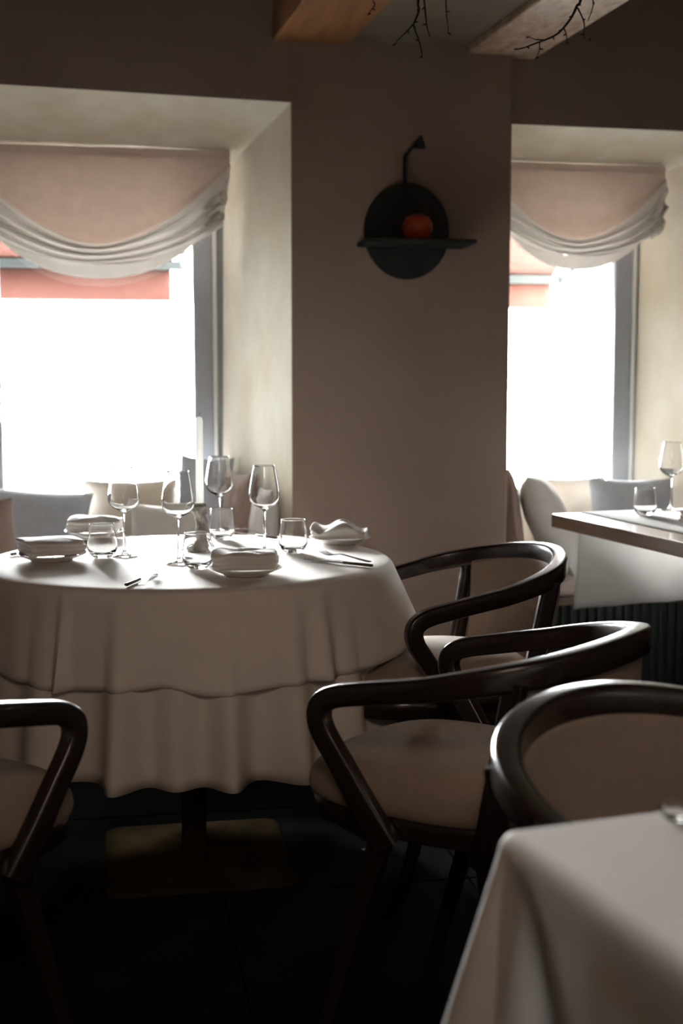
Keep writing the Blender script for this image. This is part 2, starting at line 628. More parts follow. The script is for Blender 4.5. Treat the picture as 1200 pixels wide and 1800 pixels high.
# ------------------------------------------------------------------ benches and cushions
def bench(n, x0, x1, sl, sr, label):
    y0 = (YW if n == 1 else YR) + .02
    b = thing('bench', label, 'bench', ((x0 + x1) / 2, y0, 0), 0, 'window benches')
    h = (x1 - x0) / 2
    dp = YI - .015 - y0

    def pr(mb, e, ya, yb, z0, z1):          # prism following the splayed jambs
        f = lambda y: (-h + sl * y / dp - e, h - sr * y / dp + e)
        (a0, a1), (b0, b1) = f(ya), f(yb)
        vs = [(a0, ya, z0), (a1, ya, z0), (b1, yb, z0), (b0, yb, z0), (a0, ya, z1), (a1, ya, z1), (b1, yb, z1), (b0, yb, z1)]
        return mb.add(vs, [(0, 3, 2, 1), (4, 5, 6, 7), (0, 1, 5, 4), (1, 2, 6, 5), (2, 3, 7, 6), (3, 0, 4, 7)])
    pr(MB(), 0, .03, dp, 0, .40).build('base_box', M['slat'], b, smooth=False)
    pr(MB(), 0, 0, dp, .33, .365).build('seat_board', M['bar'], b, smooth=False, bevel=.004)
    pr(MB(), 0, 0, dp - .01, .365, .45).build('seat_cushion', M['mauve'], b, bevel=.025, seg=4)
    k = int(2 * h / .037)
    o = MB().box(-.011, .011, -.018, .0, .01, .33).build('slat', M['slat'], b, smooth=False, bevel=.003)
    o.location = (-h + .03, .03, 0)
    for i in range(1, k):
        c = o.copy()
        COL.objects.link(c)
        c.parent = b
        c.location = (-h + .03 + i * .037, .03, 0)
    return b


bench(1, -.665, .65, .185, .205, 'built in window bench behind the round table with slatted front')
bench(2, 1.50, 2.43, 0, .215, 'built in window bench at right with mauve seat and dark slatted front')


def cushion(label, m, c, w, h, dp, rx=0, ry=0, rz=0, group='bench cushions'):
    """c: centre; leaning rx about x, turned rz, rolled ry; seams pinched to corners"""
    mb = MB()
    N = 22
    rings = []
    pts = {}
    vs, fs = [], []
    for sgn in (1, -1):
        for j in range(N):
            for i in range(N):
                u, v = 2 * i / (N - 1) - 1, 2 * j / (N - 1) - 1
                pin = 1 - .07 * (1 - u * u) * abs(v) ** 3
                pin2 = 1 - .07 * (1 - v * v) * abs(u) ** 3
                t = max(0, (1 - abs(u) ** 2.6) * (1 - abs(v) ** 2.6)) ** .55
                wr = .006 * noise.noise(Vector((u * 3 + w * 9, v * 3 + c[0] * 5, sgn)))
                vs.append((u * w / 2 * pin2, -sgn * (dp / 2 * t + wr * t), v * h / 2 * pin))
    for s in range(2):
        for j in range(N - 1):
            for i in range(N - 1):
                a = s * N * N + j * N + i
                fs.append((a, a + 1, a + N + 1, a + N))
    mb.add(vs, fs)
    o = mb.build('cushion', m, weld=True)
    o.rotation_euler = (rx, ry, rz)
    Rm = o.rotation_euler.to_matrix()
    for _ in range(4):                     # let it stand on the bench seat, keeping its top where it is
        zs = [(Rm @ v.co).z for v in o.data.vertices]
        lo, hi = c[2] + min(zs), c[2] + max(zs)
        f = (hi - .4502) / (hi - lo)
        for v in o.data.vertices:
            v.co.z *= f
        c = Vector((c[0], c[1], (hi + .4502) / 2))
    o.location = c
    return tag(o, label, 'cushion', group)


def cpx(x, y, Y):
    return at_y(x, y, Y)


R_ = radians
cushion('blue grey cushion leaning at far left of left bench', M['grey'], cpx(42, 962, 5.02), .50, .44, .14, R_(-13), R_(6), R_(5))
cushion('brown cushion at left frame edge in front of blue grey cushion', M['mocha'], cpx(-52, 985, 4.80), .34, .40, .10, R_(-10), R_(-6), R_(12))
cushion('taupe cushion whose dark corner shows behind blue grey cushion', M['mocha'], cpx(50, 978, 5.18), .30, .30, .06, R_(-4), R_(44), R_(0))
cushion('sand coloured cushion against left window behind left wine glass', M['sand'], cpx(228, 925, 5.14), .36, .37, .10, R_(-8), 0, R_(-3))
cushion('small white cushion on left bench behind the candle', M['pale'], cpx(290, 960, 4.90), .27, .32, .11, R_(-16), R_(3), R_(-4))
cushion('grey cushion in right corner of left bench behind tall glass', M['grey'], (.385, 5.11, .68), .21, .46, .09, R_(-10), R_(4), R_(-8))
cushion('brown cushion wedged in right corner of left bench', M['mocha'], (.497, 4.955, .65), .19, .42, .08, R_(-7), R_(0), R_(-69))
cushion('white cushion against right jamb of left bench', M['pale'], (.575, 4.775, .63), .17, .36, .08, R_(-7), R_(0), R_(-69))

cushion('dark brown cushion behind pale cushion beside the pier', M['mocha'], (1.562, 4.94, .66), .32, .42, .10, R_(-7), R_(0), R_(86))
cushion('pale linen cushion tilted against dark cushion on right bench', M['pale'], (1.725, 4.885, .66), .32, .40, .165, R_(-26), R_(0), R_(72))
cushion('sand coloured cushion against right window beside pale cushion', M['sand'], cpx(1003, 915, 5.16), .32, .37, .09, R_(-8), 0, R_(2))
cushion('blue grey cushion on right bench behind the tumbler', M['grey'], cpx(1112, 925, 4.97), .36, .40, .13, R_(-14), R_(1), R_(-4))
cushion('dark brown cushion at right frame edge on right bench', M['mocha'], (2.375, 4.80, .66), .20, .42, .09, R_(-6), R_(0), R_(-66))


# ------------------------------------------------------------------ chairs
def sweep(mb, path, norms, hw, hh, n=24, ex=5.0):
    rs = []
    for i, p in enumerate(path):
        t = (path[min(i + 1, len(path) - 1)] - path[max(i - 1, 0)]).normalized()
        N = norms[i]
        N = (N - t * N.dot(t)).normalized()
        B = t.cross(N)
        w = hw[i] if isinstance(hw, list) else hw
        h = hh[i] if isinstance(hh, list) else hh
        r = []
        for j in range(n):
            a = 2 * pi * (j + .5) / n
            ca, sa = cos(a), sin(a)
            r.append(p + N * (w * math.copysign(abs(ca) ** (2 / ex), ca)) + B * (h * math.copysign(abs(sa) ** (2 / ex), sa)))
        rs.append(r)
    mb.rings(rs, True)
    return mb


CW, CWF, CA, CB_, ZF, ZM, ZBK = .262, .248, .199, .263, .651, .690, .752


def rail_z(x):
    return ZM + (ZF - ZM) * x / CA if x > 0 else ZM + (ZBK - ZM) * (-x / CB_)


def make_chair(label):
    t = thing('armchair', label, 'chair', (0, 0, 0), 0, 'dark wood barrel armchairs')
    left = [(.088, .236, .390), (.134, .242, .455), (.180, .246, .526), (.205, .248, .562), (.2205, .248, .586), (.2275, .248, .607), (.2245, .248, .628), (.208, .248, .6435), (.182, .249, .6535)]
    L3 = [Vector(p) for p in left]
    U = []
    for s in (.145, .12, .08, .04):
        U.append(Vector((s, CWF + (CW - CWF) * (1 - s / CA), rail_z(s))))
    for k in range(25):
        a = pi * k / 24
        x = -CB_ * sin(a)
        U.append(Vector((x, CW * cos(a), rail_z(x) - .004 * sin(a * 2) ** 2)))
    for s in (.04, .08, .12, .145):
        U.append(Vector((s, -(CWF + (CW - CWF) * (1 - s / CA)), rail_z(s))))
    right = [Vector((p[0], -p[1], p[2])) for p in left[::-1]]
    path = cat_rom(L3 + U + right, 4)
    norms, hw, hh = [], [], []
    for p in path:
        if p.x < 0:
            nn = Vector((p.x / CB_ ** 2, p.y / CW ** 2, 0)).normalized()
        else:
            nn = Vector((0, 1 if p.y > 0 else -1, 0))
        norms.append(nn)
        k = sm(.05, -.2, p.x)
        hw.append(.0165 + .004 * k)
        hh.append(.0210 + .004 * k + .004 * sm(.55, .40, p.z))
    sweep(MB(), path, norms, hw, hh).build('arm_rail', M['wood'], t)
    # uprights carried down to the seat frame
    for s in (1, -1):
        pp = [Vector((-.150, .226 * s, .715)), Vector((-.128, .221 * s, .60)), Vector((-.104, .216 * s, .48)), Vector((-.085, .212 * s, .375))]
        pp = cat_rom(pp, 4)
        sweep(MB(), pp, [Vector((.25, s, 0)).normalized()] * len(pp), .013, [.021 + .002 * i / 12 for i in range(len(pp))]).build('back_post', M['wood'], t)
        lg = [Vector((-.09, .200 * s, .385)), Vector((-.12, .205 * s, .20)), Vector((-.185, .215 * s, 0))]
        lg = cat_rom(lg, 5)
        sweep(MB(), lg, [Vector((0, s, 0))] * len(lg), [.017 - .0005 * i for i in range(len(lg))], [.021 - .0009 * i for i in range(len(lg))]).build('leg', M['wood'], t)
        lg = [Vector((.11, .222 * s, .40)), Vector((.17, .216 * s, .22)), Vector((.235, .222 * s, 0))]
        lg = cat_rom(lg, 5)
        sweep(MB(), lg, [Vector((0, s, 0))] * len(lg), [.017 - .0005 * i for i in range(len(lg))], [.022 - .0009 * i for i in range(len(lg))]).build('leg', M['wood'], t)
    # seat: superellipse dome
    cx, a, b, ex = .083, .268, .230, 2.6

    def srings(prof, n=64):
        rs = []
        for k, z in prof:
            r = []
            for j in range(n):
                q = 2 * pi * j / n
                cq, sq = cos(q), sin(q)
                bb = b * (1 + .05 * max(0, cq))
                r.append((cx + k * a * math.copysign(abs(cq) ** (2 / ex), cq), k * bb * math.copysign(abs(sq) ** (2 / ex), sq), z - .012 * max(0, cq * k) ** 3))
            rs.append(r)
        return rs
    MB().rings(srings([(.02, .534), (.25, .533), (.5, .528), (.72, .518), (.87, .504), (.95, .490), (.99, .473), (1, .456), (.985, .442), (.94, .436), (.3, .436), (.02, .436)]), True).build('seat', M['seat'], t)
    MB().rings(srings([(.02, .438), (.9, .438), (.955, .436), (.965, .430), (.965, .404), (.95, .398), (.75, .396), (.74, .402), (.02, .404)]), True).build('seat_frame', M['wood'], t)
    # wrapped upholstered back
    n1, n2 = 40, 14

    def bk(u, v, off):
        ang = radians(34 + 112 * u)
        k = 1 - .17 * (1 - v) ** 1.4
        bul = .010 * sin(pi * v) * sin(pi * u) ** .5
        x = -(CB_ - .004 + off + bul) * sin(ang) * k
        y = (CW - .012 + off + bul) * cos(ang) * k
        zt = rail_z(x) - .012
        return Vector((x, y, .46 + (zt - .46) * v))
    mb = MB()
    rs = []
    for j in range(n2):
        v = j / (n2 - 1)
        outer = [bk(i / (n1 - 1), v, .008) for i in range(n1)]
        inner = [bk(i / (n1 - 1), v, -.018) for i in range(n1)][::-1]
        rs.append(outer + inner)
    mb.rings(rs, True)
    mb.build('backrest', M['seat'], t, bevel=.006, seg=2)
    return t


ch = make_chair('armchair right of the round table with empty seat facing left')
ch.location = (.711, 2.305, 0)
ch.rotation_euler = (0, 0, 2.39)
ch['label'] = 'dark wood armchair in the middle with light falling on its taupe seat'
dup(ch, (.893, 3.238, 0), 3.318, 'dark wood armchair pushed in at right side of the round table by the pier')
dup(ch, (.757, 1.508, 0), -1.296, 'dark wood armchair tucked under the foreground table with its backrest showing')
dup(ch, (-.393, 2.254, 0), .818, 'dark wood armchair cut off by the left edge with one arm showing')

# ------------------------------------------------------------------ round table
TC = Vector((.215, 3.425, 0))
TR = .53
TZ = .738
rt_ = thing('round_table', 'round pedestal table by left window hidden under white cloths', 'table', TC)
bx0, bx1, by0, by1 = -.012 - TC.x, .450 - TC.x, 3.0 - TC.y, 3.47 - TC.y
pb = MB()


def rrect(x0, x1, y0, y1, r, z, n=6):
    out = []
    for cx, cy, a0 in ((x1 - r, y1 - r, 0), (x0 + r, y1 - r, 90), (x0 + r, y0 + r, 180), (x1 - r, y0 + r, 270)):
        for k in range(n + 1):
            a = radians(a0 + 90 * k / n)
            out.append((cx + r * cos(a), cy + r * sin(a), z))
    return out


pb.rings([rrect(bx0, bx1, by0, by1, .04, .0), rrect(bx0, bx1, by0, by1, .04, .008), rrect(bx0 + .003, bx1 - .003, by0 + .003, by1 - .003, .04, .011)], True)
pb.build('base_plate', M['brass'], rt_)
pc = Vector((.213 - TC.x, 3.27 - TC.y, 0))
MB().rings([rrect(pc.x - .03, pc.x + .03, pc.y - .03, pc.y + .03, .008, z) for z in (.010, TZ - .03)], True).build('pole', M['brass'], rt_)
MB().lathe([(.001, TZ - .032), (TR - .035, TZ - .032), (TR - .022, TZ - .026), (TR - .020, TZ - .010), (TR - .026, TZ - .005), (.001, TZ - .004)], 64).build('tabletop', M['wood'], rt_)

ANG_CAM = atan2(-TC.y, -TC.x)


def psi(phi):               # degrees from the camera-facing direction, + to the right of the picture
    a = math.degrees(phi - ANG_CAM)
    return (a + 180) % 360 - 180


def gs(x, c, w):
    return exp(-((x - c) / w) ** 2)


UB = [(-52, 6, .6), (-37, 7, .9), (-16, 4.2, 1.25), (-3, 5, .7), (9, 4.2, 1.1), (25, 5, 1.2), (43, 6, .9), (60, 6, .8), (-75, 7, 1), (-95, 8, 1)]


def fold_u(p):
    f = sum(h * gs(p, c, w) for c, w, h in UB)
    if abs(p) > 95:
        f += (.5 + .5 * cos(radians(p) * 13)) * sm(95, 115, abs(p))
    return 1.35 * f - .32


def fold_o(p):
    f = .75 * gs(p, -31, 1.7) + 1.1 * gs(p, -59, 2.4) + .6 * gs(p, -70, 8) + .40 * gs(p, 7, 9) + .30 * gs(p, 22, 7) + .8 * gs(p, 34, 2.6) * 1 + .45 * gs(p, 52, 8) + .6 * gs(p, -45, 6) * .5
    f += .25 * gs(p, -12, 6)
    if abs(p) > 85:
        f += .5 * (.5 + .5 * cos(radians(p) * 9)) * sm(85, 105, abs(p))
    return f


def chair_gap(p):           # the pushed-in chair stands where the cloth would hang: it is bunched up there
    return sm(58, 74, p) * sm(152, 128, p)


def far_gap(p):
    return sm(82, 94, p) * sm(150, 135, p)


def drop_u(p):
    return .445 - .275 * chair_gap(p) - .115 * far_gap(p)


def drop_o(p):
    d0 = .228 + .010 * gs(p, -33, 6) + .010 * gs(p, 7, 9) - .012 * gs(p, -6, 6) - .010 * sm(40, 60, p) * sm(100, 80, p)
    return d0 - .03 * chair_gap(p) - .135 * far_gap(p)


def drape(top_z, R, dropf, foldf, flare, amp, name, m, label, over=None, nphi=420, ns=26, cat='tablecloth'):
    def shape(phi, s):
        p = psi(phi)
        L_ = dropf(p)
        f = foldf(p)
        k = s / L_ if L_ > 0 else 0
        rr = .012
        arc = rr * pi / 2
        dist = k * L_
        if dist < arc:
            a = dist / rr
            r, z = R - rr + rr * sin(a), top_z - rr + rr * cos(a)
        else:
            r, z = R, top_z - rr - (dist - arc)
        dd = max(0, top_z - z)
        r += flare(p) * dd + amp * f * (dd / .44) ** .85
        return r, z

    def pt(u, v):
        phi = 2 * pi * u + ANG_CAM
        p = psi(phi)
        if v < .35:
            r = (R - .012) * (v / .35)
            z = top_z + .0006 * noise.noise(Vector((r * cos(phi) * 6, r * sin(phi) * 6, 3)))
            return (TC.x + r * cos(phi), TC.y + r * sin(phi), z)
        s = dropf(p) * (v - .35) / .65
        r, z = shape(phi, s)
        if over:
            r = max(r, over(phi, top_z - z) + .004)
        return (TC.x + r * cos(phi), TC.y + r * sin(phi), z)
    o = MB().grid(pt, nphi, ns, wrapu=True).build(name, m)
    o.modifiers.new('solid', 'SOLIDIFY').thickness = .0012
    return tag(o, label, cat), shape


def u_at(phi, depth):       # radius of the under cloth at a depth below the top
    p = psi(phi)
    r, z = UNDER(phi, min(depth, drop_u(p)))
    return r


_, UNDER = drape(TZ, TR, drop_u, fold_u, lambda p: .05, .058, 'tablecloth', M['cloth2'], 'long fluted cream undercloth hanging below the shorter white cloth')
drape(TZ + .003, TR + .004, drop_o, fold_o, lambda p: .10 + .30 * gs(p, 86, 18) + .16 * gs(p, 70, 14), .075, 'tablecloth', M['cloth'], 'shorter white overlay cloth on top of the round table', over=u_at)
TT = TZ + .0045


# ------------------------------------------------------------------ tableware
def glass_one(label, loc):
    t = thing('wine_glass', label, 'glass', loc, 0, 'wine glasses')
    prof = [(.0008, .0), (.034, .0), (.0346, .0012), (.030, .0026), (.012, .0055), (.005, .011), (.0036, .02), (.0034, .07), (.0036, .106), (.006, .116),
            (.016, .1225), (.030, .130), (.039, .141), (.0418, .152), (.0408, .168), (.0368, .195), (.0318, .222), (.0293, .2335), (.0289, .2355), (.0287, .2362), (.0283, .2365), (.0279, .2362),
            (.0277, .2355), (.0281, .2335), (.0306, .222), (.0356, .195), (.0396, .168), (.0405, .152), (.038, .1425), (.029, .132), (.015, .1248), (.0008, .123)]
    MB().lathe(prof, 40, cap=True).build('glass_body', M['glass'], t)
    return t


def tumbler(label, loc):
    t = thing('tumbler', label, 'glass', loc, 0, 'water tumblers')
    prof = [(.0008, 0), (.022, 0), (.026, .003), (.034, .012), (.0395, .024), (.0395, .034), (.0365, .060), (.0329, .087), (.0326, .0895), (.0323, .0904), (.0319, .0907), (.0315, .0904), (.0312, .0895), (.0316, .087),
            (.0352, .060), (.038, .034), (.0378, .026), (.031, .016), (.020, .010), (.0008, .009)]
    MB().lathe(prof, 40, cap=True).build('glass_body', M['glass'], t)
    return t


def on_table(x, y, z=TT):
    return at_z(x, y, z)


g0 = glass_one('wine glass between left place setting and the back plate', on_table(219, 977))
for lb, p in (('wine glass left of the bronze candlestick behind the front fork', (314, 990)),
              ('wine glass behind the candlestick at far side of round table', (386, 940)),
              ('wine glass right of the candlestick behind the front napkin', (465, 971))):
    dup(g0, on_table(*p), 0, lb)
t0 = tumbler('water tumbler beside the left napkin plate', on_table(180, 980))
for lb, p in (('water tumbler in front of the bronze candlestick', (348, 999)),
              ('water tumbler behind the candlestick under the tall far glass', (390, 948)),
              ('water tumbler in front of the right napkin', (515, 971))):
    dup(t0, on_table(*p), 0, lb)


def plate(label, loc, r=.088, group='side plates'):
    t = thing('plate', label, 'plate', loc, 0, group)
    prof = [(.001, .002), (.048, .0015), (.050, 0), (.054, 0), (.056, .003), (.075, .010), (r, .0165), (r + .0006, .0178), (r - .001, .0185), (.074, .0125), (.056, .0065), (.050, .005), (.001, .005)]
    MB().lathe(prof, 56).build('dish', M['china'], t)
    return t


def napkin(label, loc, rz, w=.165, d=.125, layers=4, th=.0098, seed=0, tw=0.0, ex=.24, puff=1.0):
    """a folded stack of cloth: one ribbon laid back and forth, front edge open"""
    rnd = random.Random(seed)
    mb = MB()
    n = 72
    rs = []
    prof = [(.02, 0), (.5, 0), (.93, 0)]
    for k in range(layers):
        z0 = k * th
        prof += [(.975, z0 + th * .12), (.995, z0 + th * .35), (1.0, z0 + th * .6), (.985, z0 + th * .9), (.950, z0 + th * 1.0)]
    H_ = layers * th
    prof += [(.90, H_ + .0012), (.75, H_ + .0022), (.5, H_ + .003), (.25, H_ + .003), (.02, H_ + .003)]
    off = [(rnd.uniform(-.004, .004), rnd.uniform(-.005, .005), rnd.uniform(-.02, .02)) for _ in range(layers + 1)]
    for kk, z in prof:
        ly = min(layers, max(0, (z - .0001) / th))
        f0 = off[min(layers - 1, int(ly))]
        r = []
        for j in range(n):
            q = 2 * pi * j / n
            cq, sq = cos(q), sin(q)
            x = kk * w / 2 * math.copysign(abs(cq) ** ex, cq) + f0[0] * kk
            y = kk * d / 2 * math.copysign(abs(sq) ** ex, sq) + f0[1] * kk
            x, y = x - y * f0[2], y + x * f0[2]
            wv = .0075 * noise.noise(Vector((x * 17 + seed, y * 17, seed * 1.7))) + .0035 * noise.noise(Vector((x * 45, y * 45 + seed, 2)))
            up = z / H_
            lift = .012 * tw * sin(x / w * 9 + 1) * up
            # the fold on one side swallows the layer lines
            r.append((x, y, max(0, z + (wv * 1.2 * puff + lift) * up - .006 * up * kk ** 4 * (1 - abs(cq)))))
        rs.append(r)
    mb.rings(rs, True)
    o = mb.build('folded_napkin', M['napkin'], sub=1)
    # the cloth bends over the layers on its left side
    o.location = loc
    o.rotation_euler = (0, 0, rz)
    return tag(o, label, 'napkin', 'folded napkins')


for i, (px, py, rz, nm_, sd_) in enumerate(((432, 1009, -.12, 'front', 3), (91, 984, .28, 'left', 5), (167, 942, -.15, 'back', 8), (597, 954, -.30, 'right', 11))):
    loc = on_table(px, py)
    lab = {'front': 'white side plate under the front napkin nearest the camera', 'left': 'white side plate under the napkin at left of round table',
           'back': 'white side plate under the napkin at back left by the cushions', 'right': 'white side plate under the rumpled napkin at right of round table'}[nm_]
    lab2 = {'front': 'folded white napkin at the front of the round table', 'left': 'neatly squared folded napkin at left of round table',
            'back': 'folded napkin behind left tumbler at back of round table', 'right': 'rumpled folded napkin at right edge of round table'}[nm_]
    if i == 0:
        P0 = plate(lab, loc)
    else:
        dup(P0, loc, 0, lab)
    napkin(lab2, loc + Vector((0, 0, .0172)), rz, .158 if nm_ != 'left' else .15, .118 if nm_ != 'left' else .14, 3, .0128 if nm_ != 'right' else .0105, sd_, 1 if nm_ == 'right' else 0, .13 if nm_ == 'left' else .22, .35 if nm_ == 'left' else 1.1)


# cutlery: built along +x, handle end at origin
def fork(label, loc, rz, group='forks'):
    t = thing('fork', label, 'fork', loc, rz, group)
    mb = MB()
    rs = []
    for x, w, z in ((0, .0055, .002), (.004, .0075, .002), (.03, .0062, .003), (.08, .0035, .006), (.12, .0032, .0085), (.138, .006, .0065), (.150, .0115, .003), (.160, .0122, .002)):
        rs.append([(x, -w, z - .001), (x, w, z - .001), (x, w, z + .0012), (x, -w, z + .0012)])
    mb.rings(rs, True)
    for k in range(4):
        y = -.0105 + .007 * k
        rr = []
        for x, w, z in ((.158, .0019, .002), (.175, .0016, .0022), (.195, .0013, .006), (.205, .0006, .009)):
            rr.append([(x, y - w, z - .0008), (x, y + w, z - .0008), (x, y + w, z + .0008), (x, y - w, z + .0008)])
        mb.rings(rr, True)
    mb.build('fork_body', M['steel'], t, bevel=.0004, seg=2)
    return t


def knife(label, loc, rz, group='knives'):
    t = thing('knife', label, 'knife', loc, rz, group)
    rs = []
    for x, w, h in ((0, .0045, .003), (.002, .0062, .0038), (.05, .0058, .0038), (.088, .0048, .0036), (.090, .0040, .003)):
        rs.append([(x, w * cos(2 * pi * j / 10), .0042 + h * sin(2 * pi * j / 10)) for j in range(10)])
    MB().rings(rs, True).build('handle', M['handle'], t)
    rs = []
    for x, y0, y1 in ((.088, -.004, .004), (.10, -.006, .006), (.16, -.0075, .006), (.195, -.006, .006), (.212, .001, .005)):
        rs.append([(x, y0, .0035), (x, y1, .0028), (x, y1, .0050), (x, y0, .0042)])
    MB().rings(rs, True).build('blade', M['steel'], t, bevel=.0004, seg=1)
    return t


def lay(fn, proto, label, pa, pb_, dz=0):
    a, b = on_table(*pa), on_table(*pb_)
    rz = atan2(b.y - a.y, b.x - a.x)
    a.z += dz
    if proto is None:
        return fn(label, a, rz)
    return dup(proto, a, rz, label)


K0 = lay(knife, None, 'knife lying under the fork at front of round table', (222, 1031), (285, 1003))
F0 = lay(fork, None, 'fork at front of round table left of the front napkin', (248, 1034), (306, 991), .0055)
lay(knife, K0, 'dark handled knife at right side of round table', (654, 997), (520, 983))
lay(fork, F0, 'fork resting on the knife at right side of round table', (650, 993), (524, 970), .006)
lay(knife, K0, 'knife peeking out behind the left napkin plate', (20, 977), (110, 962))
lay(knife, K0, 'knife at far side of round table behind right tumbler', (487, 948), (412, 938))
lay(fork, F0, 'fork at far side of round table behind right wine glass', (470, 940), (415, 932))


def candlestick():
    loc = on_table(353, 968)
    t = thing('candlestick', 'knobbly bronze candlestick in the middle of the round table', 'candlestick', loc)
    prof = [(.002, 0), (.040, 0), (.043, .004), (.040, .010), (.032, .018), (.022, .030), (.017, .045), (.018, .060), (.015, .078), (.016, .095), (.022, .106), (.026, .114), (.027, .122), (.020, .130), (.012, .131), (.011, .120), (.002, .119)]
    rs = []
    n = 48
    prof = [(q.x, q.y) for q in cat_rom([(a_, b_, 0) for a_, b_ in prof], 4)]
    for r, z in prof:
        ring = []
        for j in range(n):
            a = 2 * pi * j / n
            k = 1 + (.55 * noise.noise(Vector((cos(a) * 1.6, sin(a) * 1.6, z * 50))) + .22 * noise.noise(Vector((cos(a) * 4, sin(a) * 4, z * 130)))) * (1 if r > .0135 and z < .128 else .05)
            lean = .006 * sin(z * 40)
            ring.append((r * k * cos(a) + lean * (1 if z > .015 else 0), r * k * sin(a), z))
        rs.append(ring)
    MB().rings(rs, True).build('twisted_stem', M['bronze'], t)
    c = tag(MB().lathe([(.001, 0), (.0105, 0), (.0105, .010), (.0102, .235), (.0085, .243), (.003, .247), (.001, .247)], 24).build('candle', M['wax']),
            'tall thin white candle standing in the bronze candlestick', 'candle')
    c.location = loc + Vector((-.001, 0, .1195))
    w = MB().tube([(0, 0, .246), (.001, 0, .254), (.003, 0, .259)], .0009, 6).build('wick', M['iron'], c)


candlestick()


# ------------------------------------------------------------------ right table with white runner
RA = radians(7.5)
rc = Vector((1.503, 4.245, 0))
rtab = thing('dining_table', 'wooden table by right window with white runner and glasses', 'table', rc, RA)
RTZ = .75
RL, RWD = 1.15, .80                     # length toward the room (−y), width (+x)
MB().box(0, RWD, -RL, 0, RTZ - .045, RTZ).build('tabletop', M['oak'], rtab, smooth=False, bevel=.004)
MB().box(.30, .50, -.62, -.52, .03, RTZ - .045).build('pillar', M['iron'], rtab, smooth=False, bevel=.005)
MB().box(.15, .65, -.82, -.32, .0, .03).build('base_plate', M['iron'], rtab, smooth=False, bevel=.008)


def runner():
    t = tag(MB().grid(lambda u, v: run_pt(u, v), 40, 60).build('table_runner', M['runner']), 'white linen runner over the right table hanging toward the bench', 'table runner')
    t.location = rc
    t.rotation_euler = (0, 0, RA)
    t.modifiers.new('solid', 'SOLIDIFY').thickness = .0012
    t.modifiers['solid'].offset = 0


def run_pt(u, v):
    x = .11 + u * (RWD - .22)
    tot = RL + .335
    s = v * tot
    r = .012
    if s < RL - r:
        return (x, -RL + s + .008, RTZ + .003)
    s2 = s - (RL - r)
    arc = r * pi / 2
    if s2 < arc:
        a = s2 / r
        return (x, -r + .008 + (r + .002) * sin(a), RTZ + .003 - r + r * cos(a))
    d_ = s2 - arc
    wv = .012 * sin(u * 9 + .5) * (d_ / .335)
    return (x + .004 * sin(d_ * 14), .010 + .03 * d_ + abs(wv), RTZ - r - d_ - .012 * u * (d_ / .335) * -1)


runner()
RTT = RTZ + .0048
dup(t0, at_z(1133, 905, RTT), 0, 'water tumbler on the wooden table by right window')
dup(g0, at_z(1178, 897, RTT), 0, 'wine glass on the wooden table by right window')
pl2 = at_z(1248, 930, RTT)
dup(P0, pl2, 0, 'white plate at the right edge on the wooden table')
napkin('folded white napkin on the wooden table at right edge', pl2 + Vector((0, 0, .0172)), .2, .16, .12, 3, .0128, 21)

# ------------------------------------------------------------------ foreground table
FA = radians(9.0)
fc = at_z(868, 1452, .75)
FTW, FTL = .75, .85
ft_ = thing('dining_table', 'square foreground table at lower right under a white cloth', 'table', (fc.x, fc.y, 0), FA)
MB().box(.02, FTW - .02, -FTL + .02, -.02, .72, .745).build('tabletop', M['oak'], ft_, smooth=False, bevel=.004)
MB().box(FTW / 2 - .04, FTW / 2 + .04, -FTL / 2 - .04, -FTL / 2 + .04, .02, .72).build('pillar', M['iron'], ft_, smooth=False, bevel=.005)
MB().box(FTW / 2 - .25, FTW / 2 + .25, -FTL / 2 - .25, -FTL / 2 + .25, 0, .02).build('base_plate', M['iron'], ft_, smooth=False, bevel=.01)


